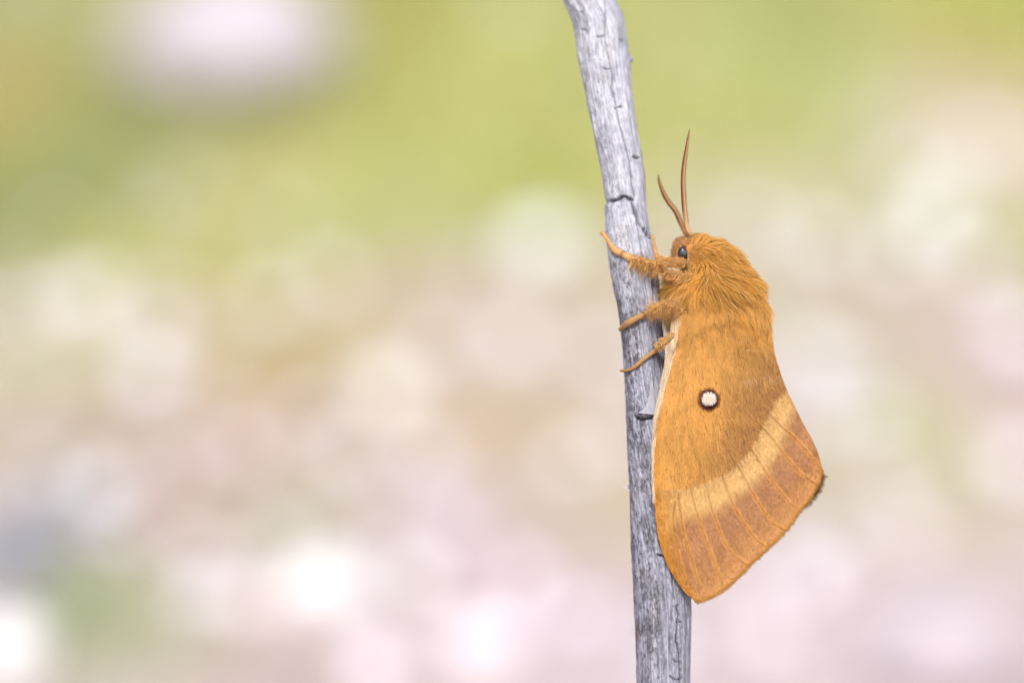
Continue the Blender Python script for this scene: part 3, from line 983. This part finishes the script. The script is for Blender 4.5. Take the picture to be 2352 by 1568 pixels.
# --- legs
def leg(pts, radii, label, fuzz, col, K=48, claw=True, dark_joint=None):
    """pts (u, v, w); fuzz = list of (s0, s1, length, count, (du, dv))"""
    q = interp_poly(np.asarray(pts, float), K)
    s_ = np.linspace(0, 1, K)
    src = np.r_[0, np.cumsum(np.linalg.norm(np.diff(np.asarray(pts)[:, :2], axis=0), axis=1))]
    r = np.interp(s_, src / src[-1], radii)
    path = P(q[:, 0], q[:, 1], q[:, 2])
    v_, f_ = tube(path, r * S, 14)
    cc = np.repeat((col * (.85 + .3 * vnoise(np.stack([s_ * 14, 0 * s_, 0 * s_], -1), 15))[:, None])[:, None], 14, 1)
    if dark_joint is not None:
        g = np.exp(-((s_ - dark_joint) / .012) ** 2)[:, None, None]
        cc = cc * (1 - .7 * g) + lin(90, 50, 40) * .7 * g
    fz = smooth(fuzz[0][1] + .04, fuzz[0][1] - .08, s_)[:, None, None]
    cc = cc * (1 - fz) + lin(178, 124, 62) * fz
    cc = cc.reshape(-1, 3)
    o = make_mesh('leg', v_, f_, M_SKIN, scale_tone(np.vstack([cc, cc[0], cc[-1]]), .72) * .9, moth)
    o['label'] = label
    hs_, hc_ = [], []
    tgp = np.gradient(path, axis=0)
    tgp /= np.linalg.norm(tgp, axis=1)[:, None]
    for (s0, s1, L, cnt, (du, dv), hcol) in fuzz:
        sf = RNG.uniform(s0, s1, cnt) * (K - 1)
        i0 = np.clip(sf.astype(int), 0, K - 2)
        fr_ = (sf - i0)[:, None]
        p_ = path[i0] * (1 - fr_) + path[i0 + 1] * fr_
        tt_ = tgp[i0]
        rr = r[i0] * S
        a_ = RNG.uniform(0, 2 * np.pi, cnt)
        ref = -VIEW
        n1 = ref - (tt_ @ ref)[:, None] * tt_
        n1 /= np.linalg.norm(n1, axis=1)[:, None]
        n2 = np.cross(tt_, n1)
        nr = np.cos(a_)[:, None] * n1 + np.sin(a_)[:, None] * n2
        pull = world_dir(np.full(cnt, float(du)), np.full(cnt, float(dv)))
        d_ = nr * RNG.uniform(.25, 1.0, cnt)[:, None] + pull * RNG.uniform(.35, .95, cnt)[:, None]
        d_ /= np.linalg.norm(d_, axis=1)[:, None]
        ll = S * L * (.5 + .7 * RNG.random(cnt))
        hs_.append(strands(p_ + nr * (rr * .8)[:, None], d_, nr, ll, np.full(cnt, .1), np.full(cnt, .4), K=5, wob=.2))
        t_ = RNG.random(cnt)[:, None]
        hc_.append((hcol * (.65 + .6 * t_)))
    if hs_:
        hh_ = np.concatenate(hs_)
        make_hair('leg_fur', clump_to(hh_, 0, .4, RNG), S * .38, S * .14, scale_tone(np.concatenate(hc_), .76) * 1.62, M_FUR, o)
    if claw:
        d_ = q[-1] - q[-3]
        d_ /= np.linalg.norm(d_)
        cp = np.array([q[-1], q[-1] + d_ * 3 + [0, 0, -1], q[-1] + d_ * 4 + [0, 1.5, -4]])
        a_, b_ = tube(P(cp[:, 0], cp[:, 1], cp[:, 2]), np.array([1.4, .9, .2]) * S, 6)
        make_mesh('claw', a_, b_, M_SKIN, np.repeat((lin(110, 66, 40) * MK)[None], len(a_), 0), o)
    return o

def on(u, v, up):
    return (u, v, float(twig_front(np.array(float(u)), np.array(float(v)))) + up)
ORG = lin(222, 152, 78)
BRN = lin(192, 130, 70)
FURC = lin(214, 158, 84)
FURD = lin(186, 132, 66)
leg([(1588, 640, 60), (1560, 634, 66), (1526, 622, 68), (1508, 608, 66), on(1480, 602, 14), on(1447, 592, 9), on(1430, 583, 8), on(1413, 575, 8), on(1401, 558, 7), (1390, 542, 14), (1382, 535, 2)],
    [8, 8, 8, 8.5, 8.5, 8, 8.4, 7.4, 5.4, 5.2, 5], 'foreleg stretched across the twig to its far edge',
    [(.0, .34, 14, 1200, (-.5, .4), FURC), (.24, .60, 5.5, 1500, (-.7, .15), FURC), (.28, .58, 38, 620, (-.05, 1), FURD), (.5, .95, 4, 240, (-.6, -.2), ORG)], ORG, dark_joint=.655)
leg([(1575, 604, 38), (1548, 603, 40), (1520, 600, 20), (1509, 590, -10), (1503, 574, -24), (1499, 556, -30), (1499, 542, -34)],
    [8, 8, 7.5, 6.5, 6, 5.2, 4.6], 'other foreleg gripping the twig from behind, only its foot showing',
    [(0, .50, 9, 1900, (-.5, .1), FURC), (.5, .9, 5, 120, (.5, -.3), ORG)], ORG)
leg([(1580, 712, 78), (1545, 700, 84), (1518, 706, 82), on(1491, 716, 14), on(1474, 725, 9), on(1458, 733, 8), on(1440, 744, 7), on(1424, 757, 8)],
    [9, 10, 9, 7.5, 7, 8.4, 6, 4.6], 'middle leg with a fluffy thigh, foot on the cracked wood',
    [(.0, .46, 12, 1500, (-.55, .6), FURC), (.10, .46, 34, 520, (.05, 1), FURD), (.5, .95, 5, 200, (-.5, .5), BRN)], BRN, dark_joint=.575)
leg([(1560, 768, 84), (1538, 776, 86), (1520, 790, 80), on(1508, 803, 12), on(1489, 817, 6), on(1470, 832, 5), on(1456, 844, 5), on(1442, 850, 5), on(1426, 851, 7)],
    [9, 9, 7.5, 6, 5, 4.6, 4, 4, 3], 'thin hind leg reaching down to the twig edge',
    [(0, .32, 10, 420, (-.5, .7), FURC), (.35, .95, 4, 200, (-.3, .7), BRN)], BRN)

# --- wings
LEFT = [(1562, 668), (1555, 700), (1549, 752), (1540, 800), (1530, 848), (1518, 905), (1508, 955), (1503, 1000), (1501, 1060), (1502, 1120), (1506, 1185), (1514, 1240), (1530, 1290), (1552, 1330), (1576, 1362), (1600, 1381)]
RGT = [(1738, 640), (1758, 690), (1768, 740), (1775, 790), (1787, 840), (1803, 885), (1823, 928), (1843, 968), (1865, 1008), (1881, 1045), (1888, 1078)]
BOT = [(1600, 1381), (1612, 1380), (1642, 1369), (1682, 1341), (1722, 1300), (1762, 1262), (1802, 1222), (1832, 1182), (1860, 1143), (1880, 1108), (1888, 1078)]
TOPC = [(1562, 668), (1610, 640), (1670, 625), (1738, 640)]
BOT2 = [(1600, 1376), (1612, 1372), (1640, 1356), (1680, 1326), (1720, 1286), (1760, 1246), (1800, 1206), (1834, 1178), (1864, 1150), (1885, 1122), (1894, 1092)]
RGT2 = RGT[:-2] + [(1880, 1046), (1894, 1092)]
NS, NT = 330, 190

def wing_grid(left, right, bot, top):
    L = interp_poly(left, NS)
    R = interp_poly(right, NS)
    B = interp_poly(bot, NT)
    T = interp_poly(top, NT)
    s_ = np.linspace(0, 1, NS)[:, None, None]
    t_ = np.linspace(0, 1, NT)[None, :, None]
    C = (1 - t_) * L[:, None] + t_ * R[:, None] + (1 - s_) * T[None] + s_ * B[None] \
        - ((1 - s_) * (1 - t_) * T[0] + (1 - s_) * t_ * T[-1] + s_ * (1 - t_) * B[0] + s_ * t_ * B[-1])
    return C, s_[..., 0] + 0 * t_[..., 0], t_[..., 0] + 0 * s_[..., 0]

def wing_depth(s_, t_):
    wl = np.interp(s_, [0, .15, .4, .7, .88, 1], [50, 86, 96, 88, 74, 64])
    wr = np.interp(s_, [0, .2, .5, 1], [30, 46, 30, 12])
    bulge = np.interp(s_, [0, .16, .5, .8, 1], [14, 40, 38, 24, 14])
    return wl + (wr - wl) * t_ ** 1.7 + bulge * 3.0 * t_ ** .8 * (1 - t_) ** 1.15

def conv(pts):   # enlarged crop of the outer wing -> grid
    a_ = np.asarray(pts, float)
    return np.stack([(2450 + a_[:, 0] * .4464) * .5742, (1750 + a_[:, 1] * .4464) * .5742], 1)
VEINS = [conv(p) for p in (
    [(560, 560), (540, 700), (560, 900), (600, 1080), (660, 1290)],
    [(590, 480), (600, 600), (640, 860), (700, 1060), (770, 1290)],
    [(690, 400), (720, 540), (790, 780), (860, 960), (920, 1130), (985, 1300)],
    [(640, -100), (760, 150), (830, 380), (890, 640), (1000, 930), (1080, 1040), (1200, 1130)],
    [(760, -100), (900, 150), (985, 330), (1060, 560), (1180, 760), (1300, 920), (1370, 965)],
    [(900, -100), (1030, 100), (1130, 250), (1230, 450), (1330, 620), (1440, 760), (1560, 830)],
    [(1080, -120), (1180, 0), (1250, 100), (1370, 300), (1480, 450), (1600, 590), (1720, 680)],
    [(1260, -200), (1430, 0), (1560, 170), (1680, 310), (1830, 410)],
    [(1340, -300), (1500, -120), (1640, 0), (1760, 140), (1850, 260)])]

INNER = np.array([(1480, 1122), (1540, 1119), (1580, 1118), (1620, 1107), (1650, 1096), (1689, 1069), (1727, 1031), (1753, 976), (1779, 922), (1802, 899), (1830, 860)], float)
OUTER = np.array([(1480, 1230), (1540, 1205), (1566, 1186), (1612, 1177), (1650, 1169), (1696, 1133), (1735, 1107), (1763, 1074), (1791, 1030), (1810, 968), (1830, 915), (1850, 880)], float)

def signed_to(poly, u, v):
    """signed distance: positive on the outer (tail) side of the line."""
    d, _ = seg_dist(np.stack([u, v], 1), poly)
    s_ = np.sign(v - np.interp(u, poly[:, 0], poly[:, 1]))
    return d * s_

def wing_colour(u, v, t_, s_):
    """scale colour at wing position (u, v); also returns vein relief."""
    n = len(u)
    ns = lambda sx, sy, sd: fbm(np.stack([u / sx, v / sy, 0 * u], -1), sd, 3)
    di = signed_to(INNER, u, v) + 9 * (ns(9, 9, 81) - .5)
    do = signed_to(OUTER, u, v) + 16 * (ns(12, 14, 82) - .5)
    dv = np.full(n, 1e9)
    for q in VEINS:
        d, _ = seg_dist(np.stack([u, v], 1), q)
        dv = np.minimum(dv, d)
    ochre = lin(208, 146, 62)
    base = np.repeat(ochre[None], n, 0)
    base *= (.90 + .22 * ns(40, 80, 83))[:, None]
    # brown dusting inside the band, strongest near the line and towards the trailing edge
    br = smooth(-150, -4, di) * smooth(1545, 1700, u) * (.45 + .75 * ns(7, 40, 84)) + .25 * smooth(-320, -60, di) * smooth(1600, 1760, u)
    br = np.clip(br, 0, 1)[:, None]
    base = base * (1 - .56 * br) + lin(142, 86, 50) * .56 * br
    # pale band
    bandm = (smooth(-3, 3, di) * smooth(34, -18, do))
    bandm = bandm * (.25 + .75 * smooth(1510, 1580, u))
    bandm = bandm[:, None]
    base = base * (1 - bandm) + lin(216, 168, 100) * (.94 + .12 * ns(4, 6, 85))[:, None] * bandm
    # outer field, darker between the veins
    om = smooth(-18, 34, do) * smooth(1505, 1575, u - .10 * (v - 1200))
    mid = smooth(1.5, 9.0, dv)
    edge_fade = smooth(-6, 55, do)
    ofc = lin(204, 138, 66)[None] * (1 - mid[:, None]) + lin(188, 128, 78)[None] * mid[:, None]
    top_dark = (smooth(80, 0, do) * mid * .6)[:, None]
    ofc = ofc * (1 - top_dark) + lin(150, 98, 66) * top_dark
    marg = smooth(.86, .975, s_)
    mdark = (smooth(.80, .93, s_) * (1 - smooth(.945, .985, s_)) * mid * (.2 + .8 * ns(18, 18, 86)) * .85)[:, None]
    ofc = ofc * (1 - mdark) + lin(132, 78, 44) * mdark
    ofc = ofc * (1 - .55 * marg[:, None]) + lin(206, 142, 74) * .55 * marg[:, None]
    ofc = ofc * (.84 + .32 * ns(5, 5, 87))[:, None]
    base = base * (1 - om[:, None]) + ofc * om[:, None]
    # vein lines
    vm = np.exp(-(dv / 2.0) ** 2) * (.2 + .8 * smooth(-30, 10, di)) * 1.0
    base = base * (1 - .5 * vm[:, None]) + lin(150, 88, 40) * .5 * vm[:, None]
    # leading edge, deeper orange, and the cream costa above it
    le = smooth(.07, .0, t_) * smooth(.25, .45, s_)
    base = base * (1 - .7 * le[:, None]) + lin(206, 132, 36) * .7 * le[:, None]
    # worn streak on the trailing side
    wd_ = np.exp(-((v - 868 + (u - 1740) * .12) / 7) ** 2) * smooth(1690, 1720, u) * (ns(6, 5, 88) > .5)
    base = base * (1 - .4 * wd_[:, None]) + lin(226, 190, 140) * .4 * wd_[:, None]
    rel = np.exp(-(dv / 3.0) ** 2) * (.15 + .85 * smooth(-60, 40, di))
    return base, rel, di, do, dv

def build_wing(sign, left, right, bot, label):
    C, s_, t_ = wing_grid(left, right, bot, TOPC)
    u, v = C[..., 0].copy(), C[..., 1].copy()
    # scalloped margin: shallow notches between the veins
    w = wing_depth(s_, t_)
    colr, rel, di, do, dv = wing_colour(u.ravel(), v.ravel(), t_.ravel(), s_.ravel())
    rel = rel.reshape(u.shape)
    # membrane dips between the veins, ripples at the margin
    w = w + 1.8 * rel + (2.2 * smooth(.45, 1, s_)) * (fbm(np.stack([u / 30, v / 70, 0 * u], -1), 91) - .5) * 2
    Pf = P(u, v, sign * w)
    nrm, ds, dt = grid_normals(Pf, False)
    if ((nrm * (-VIEW)).sum(-1).mean() * sign) < 0:
        nrm = -nrm
    th = .00016
    Pb = Pf - nrm * th
    NN = NS * NT
    ff = grid_faces(NS, NT)
    ring = [(0, q) for q in range(NT)] + [(r, NT - 1) for r in range(1, NS)] + [(NS - 1, q) for q in range(NT - 2, -1, -1)] + [(r, 0) for r in range(NS - 2, 0, -1)]
    ids = np.array([r * NT + q for r, q in ring])
    i2 = np.roll(ids, -1)
    edge = np.stack([ids, i2, i2 + NN, ids + NN], 1)
    cb = np.repeat((lin(176, 116, 56))[None], NN, 0) if sign > 0 else np.repeat((lin(150, 92, 44))[None], NN, 0)
    o = make_mesh('forewing', np.vstack([Pf.reshape(-1, 3), Pb.reshape(-1, 3)]), [ff, ff[:, ::-1] + NN, edge], M_WING,
                  np.vstack([scale_tone(colr * 1.08, .86), cb * MK]), moth)
    o['label'] = label
    return o, dict(C=C, s=s_, t=t_, P=Pf, n=nrm, ds=ds, col=colr.reshape(NS, NT, 3))

far_wing, GF = build_wing(-1, LEFT, RGT2, BOT2, 'far forewing, only a brown corner showing past the near one')
near_wing, G = build_wing(1, LEFT, RGT, BOT, 'near forewing with pale band, brown outer field and white spot')

def wing_sample(Gd, s_, t_):
    a_ = s_ * (NS - 1)
    b_ = t_ * (NT - 1)
    i0 = np.clip(a_.astype(int), 0, NS - 2)
    j0 = np.clip(b_.astype(int), 0, NT - 2)
    fa, fb = (a_ - i0)[:, None], (b_ - j0)[:, None]
    g = lambda A: (A[i0, j0] * (1 - fa) + A[i0 + 1, j0] * fa) * (1 - fb) + (A[i0, j0 + 1] * (1 - fa) + A[i0 + 1, j0 + 1] * fa) * fb
    p, nn_, d_, c_, uv_ = g(Gd['P']), g(Gd['n']), g(Gd['ds']), g(Gd['col']), g(Gd['C'])
    nn_ /= np.linalg.norm(nn_, axis=1)[:, None]
    d_ /= np.linalg.norm(d_, axis=1)[:, None]
    return p, nn_, d_, c_, uv_

# hair-like scales over the wing
n = 95000
ss = RNG.random(n) ** .85
tt = RNG.random(n)
p, nn_, d_, c_, uv_ = wing_sample(G, ss * .985, tt)
u, v = uv_[:, 0], uv_[:, 1]
di = signed_to(INNER, u, v)
spot = ((u - 1628) / 25) ** 2 + ((v - 914) / 25) ** 2 < 1
keep = ~spot
hairy = np.clip(smooth(40, -60, di) + .35 * smooth(1600, 1540, u) + .12, 0, 1)
keep &= RNG.random(n) < np.clip(hairy + .25, 0, 1)
p, nn_, d_, c_, u, v, di, hairy, ss_, tt_ = p[keep], nn_[keep], d_[keep], c_[keep], u[keep], v[keep], di[keep], hairy[keep], ss[keep], tt[keep]
n = len(p)
up_ = smooth(860, 690, v)
ln = S * ((6 + 13 * RNG.random(n)) * (.28 + .72 * hairy) + 40 * up_ * RNG.random(n) * (.7 + .6 * smooth(1640, 1720, u)))
sw = (vnoise(np.stack([u / 16, v / 30, 0 * u], -1), 63) - .5) * .9 * (.4 + up_)
ax = np.cross(nn_, d_)
d_ = d_ * np.cos(sw)[:, None] + ax * np.sin(sw)[:, None]
lift = np.clip(RNG.normal(.12, .05, n), .03, .4) + .20 * up_ * RNG.random(n)
hs = strands(p, d_, nn_, ln, lift, .7 + .5 * RNG.random(n), K=4, wob=.06)
hs = np.where((up_ > .25)[:, None, None], clump_to(hs, 0, .35, RNG), hs)
lock = vnoise(np.stack([u / 9, v / 26, 0 * u], -1), 64)[:, None]
hc = c_ * (.84 + .26 * RNG.random(n)[:, None]) * (.90 + .2 * lock)
hc = np.where((RNG.random(n) < .16)[:, None], hc * 1.12 + lin(40, 30, 16), hc)
tuft = np.exp(-((v - 715 - .55 * (u - 1690)) / 20) ** 2) * smooth(1660, 1700, u) * up_
hc = hc * (1 - .6 * tuft[:, None]) + lin(236, 170, 66) * .6 * tuft[:, None]
dkp = (.035 + .10 * smooth(-190, -10, di) * smooth(1560, 1700, u)) * (di < 4)
dk = RNG.random(n) < dkp
hc[dk] = lin(124, 74, 40) * (.7 + .6 * RNG.random(dk.sum()))[:, None]
make_hair('scale_hair', hs, S * .33, S * .12, scale_tone(hc, .74 + .2 * smooth(-5, 25, di)[:, None]) * (1.58 - .40 * smooth(-6, 6, di)[:, None]), M_FUR, near_wing)

# fringe along the outer margin
for wing_, Gd, nF in ((near_wing, G, 3600), (far_wing, GF, 1200)):
    tt = RNG.random(nF)
    ss = np.full(nF, .996) - .01 * RNG.random(nF)
    p, nn_, d_, c_, uv_ = wing_sample(Gd, ss, tt)
    mg = np.gradient(Gd['P'][-1], axis=0)
    mg /= np.linalg.norm(mg, axis=1)[:, None]
    mt = mg[np.clip((tt * (NT - 1)).astype(int), 0, NT - 1)]
    out = np.cross(mt, nn_)
    out *= np.sign((out * d_).sum(1))[:, None]
    dd = out * .75 + d_ * .45
    dd /= np.linalg.norm(dd, axis=1)[:, None]
    ragged = .8 + .4 * vnoise(np.stack([tt * 46, 0 * tt, 0 * tt], -1), 66)
    hs = strands(p, dd, nn_, S * (4 + 8 * RNG.random(nF) ** 1.3) * ragged, np.full(nF, .05), np.full(nF, .3), K=4, wob=.12)
    fc = (lin(216, 144, 60) if wing_ is near_wing else lin(150, 92, 44)) * (.75 + .45 * RNG.random(nF))[:, None]
    make_hair('fringe', clump_to(hs, 0, .2, RNG), S * .38, S * .14, scale_tone(fc, .75), M_FUR, wing_)

# cream costa: long pale hairs laid along the leading edge, wider towards the thorax
nC = 4200
ss = .035 + .58 * RNG.random(nC) ** 1.7
wide = np.interp(ss, [0, .12, .3, .42, .54], [.10, .072, .034, .016, .002])
tt = wide * RNG.random(nC) ** 1.2
p, nn_, d_, c_, uv_ = wing_sample(G, ss, tt)
edge_out = np.interp(ss, [0, .15, .3, .42, .6], [10, 9, 5.5, 1.6, 0]) * RNG.random(nC)
sidev = np.cross(nn_, d_)
sidev *= np.sign((sidev @ RIGHT))[:, None]
p = p - sidev * (edge_out * S)[:, None] + nn_ * (RNG.random(nC) * 2.2 * S)[:, None]
hs = strands(p, d_, nn_, S * (22 + 22 * RNG.random(nC)), np.full(nC, .06), np.full(nC, .5), K=5, wob=.05)
cc = lin(240, 214, 176) * (.80 + .3 * RNG.random(nC))[:, None]
q = RNG.random(nC) < .15
cc[q] = lin(206, 156, 98)
make_hair('costa_hair', clump_to(hs, 0, .3, RNG), S * .55, S * .18, scale_tone(cc, .8) * 1.25, M_FUR, near_wing)

# the white cell spot with its dark ring: a low cushion of scales
def spot_st(u0, v0):
    d = (G['C'][..., 0] - u0) ** 2 + (G['C'][..., 1] - v0) ** 2
    k_ = np.unravel_index(d.argmin(), d.shape)
    return k_[0] / (NS - 1), k_[1] / (NT - 1)
s0, t0 = spot_st(1628, 914)
pc_, nc_, dc_, _, _ = wing_sample(G, np.array([s0]), np.array([t0]))
pc_, nc_, dc_ = pc_[0], nc_[0], dc_[0]
dc_ = dc_ - (dc_ @ nc_) * nc_
dc_ /= np.linalg.norm(dc_)
sc_ = np.cross(nc_, dc_)
rr_ = np.linspace(0, 1, 14)
aa = np.linspace(0, 2 * np.pi, 48, endpoint=False)
RR, AA = np.meshgrid(rr_, aa, indexing='ij')
wobble = 1 + .05 * np.sin(AA * 3 + 1) + .04 * np.sin(AA * 7)
SPX = 21.0
v_ = pc_ + (RR * wobble * SPX * .9 * S)[..., None] * (np.cos(AA)[..., None] * sc_ + np.sin(AA)[..., None] * dc_) + ((1.2 + 4.5 * (1 - RR ** 2)) * S)[..., None] * nc_
cc = np.where((((RR * np.cos(AA)) / .82) ** 2 + ((RR * np.sin(AA) + .07) / .66) ** 2 < 1)[..., None], lin(214, 198, 176), lin(104, 58, 36))
spot_o = make_mesh('cell_spot', v_.reshape(-1, 3), grid_faces(14, 48, True), M_WING, cc.reshape(-1, 3) * MK, near_wing)
spot_o['label'] = 'round white spot ringed in dark brown'
nS = 2600
ra = np.sqrt(RNG.random(nS)) * (.98 + .34 * RNG.random(nS) ** 2) * (1 + .10 * np.sin(3 * np.arange(nS)))
ag = RNG.uniform(0, 2 * np.pi, nS)
p = pc_ + (ra * SPX * S)[:, None] * (np.cos(ag)[:, None] * sc_ + np.sin(ag)[:, None] * dc_) + ((1.2 + 4.5 * np.clip(1 - ra ** 2, 0, 1)) * S)[:, None] * nc_
nn_ = np.repeat(nc_[None], nS, 0)
d_ = np.repeat(dc_[None], nS, 0)
inner = ((ra * np.cos(ag)) / .82) ** 2 + ((ra * np.sin(ag) + .10) / .64) ** 2 < 1 + RNG.normal(0, .16, nS)
# scales point down the wing, so pale ones stop short of the lower rim
hs = strands(p, d_, nn_, S * np.where(inner, 5 + 4 * RNG.random(nS), 4 + 5 * RNG.random(nS)), np.full(nS, .3), np.full(nS, .6), K=4, wob=.08)
cc = np.where(inner[:, None], lin(246, 238, 222) * (.74 + .42 * RNG.random(nS))[:, None], (lin(72, 34, 30) * (1 - smooth(.85, 1.15, ra))[:, None] + lin(150, 92, 50) * smooth(.85, 1.15, ra)[:, None]) * (.7 + .7 * RNG.random(nS))[:, None])
make_hair('spot_scales', hs, S * .36, S * .14, cc * MK * 1.15, M_FUR, near_wing)

for o in list(bpy.data.objects):
    if '_o' in o:
        del o['_o']
SC.render.engine = 'CYCLES'
SC.cycles.use_denoising = True
SC.cycles.denoising_prefilter = 'ACCURATE'
SC.cycles.use_adaptive_sampling = False
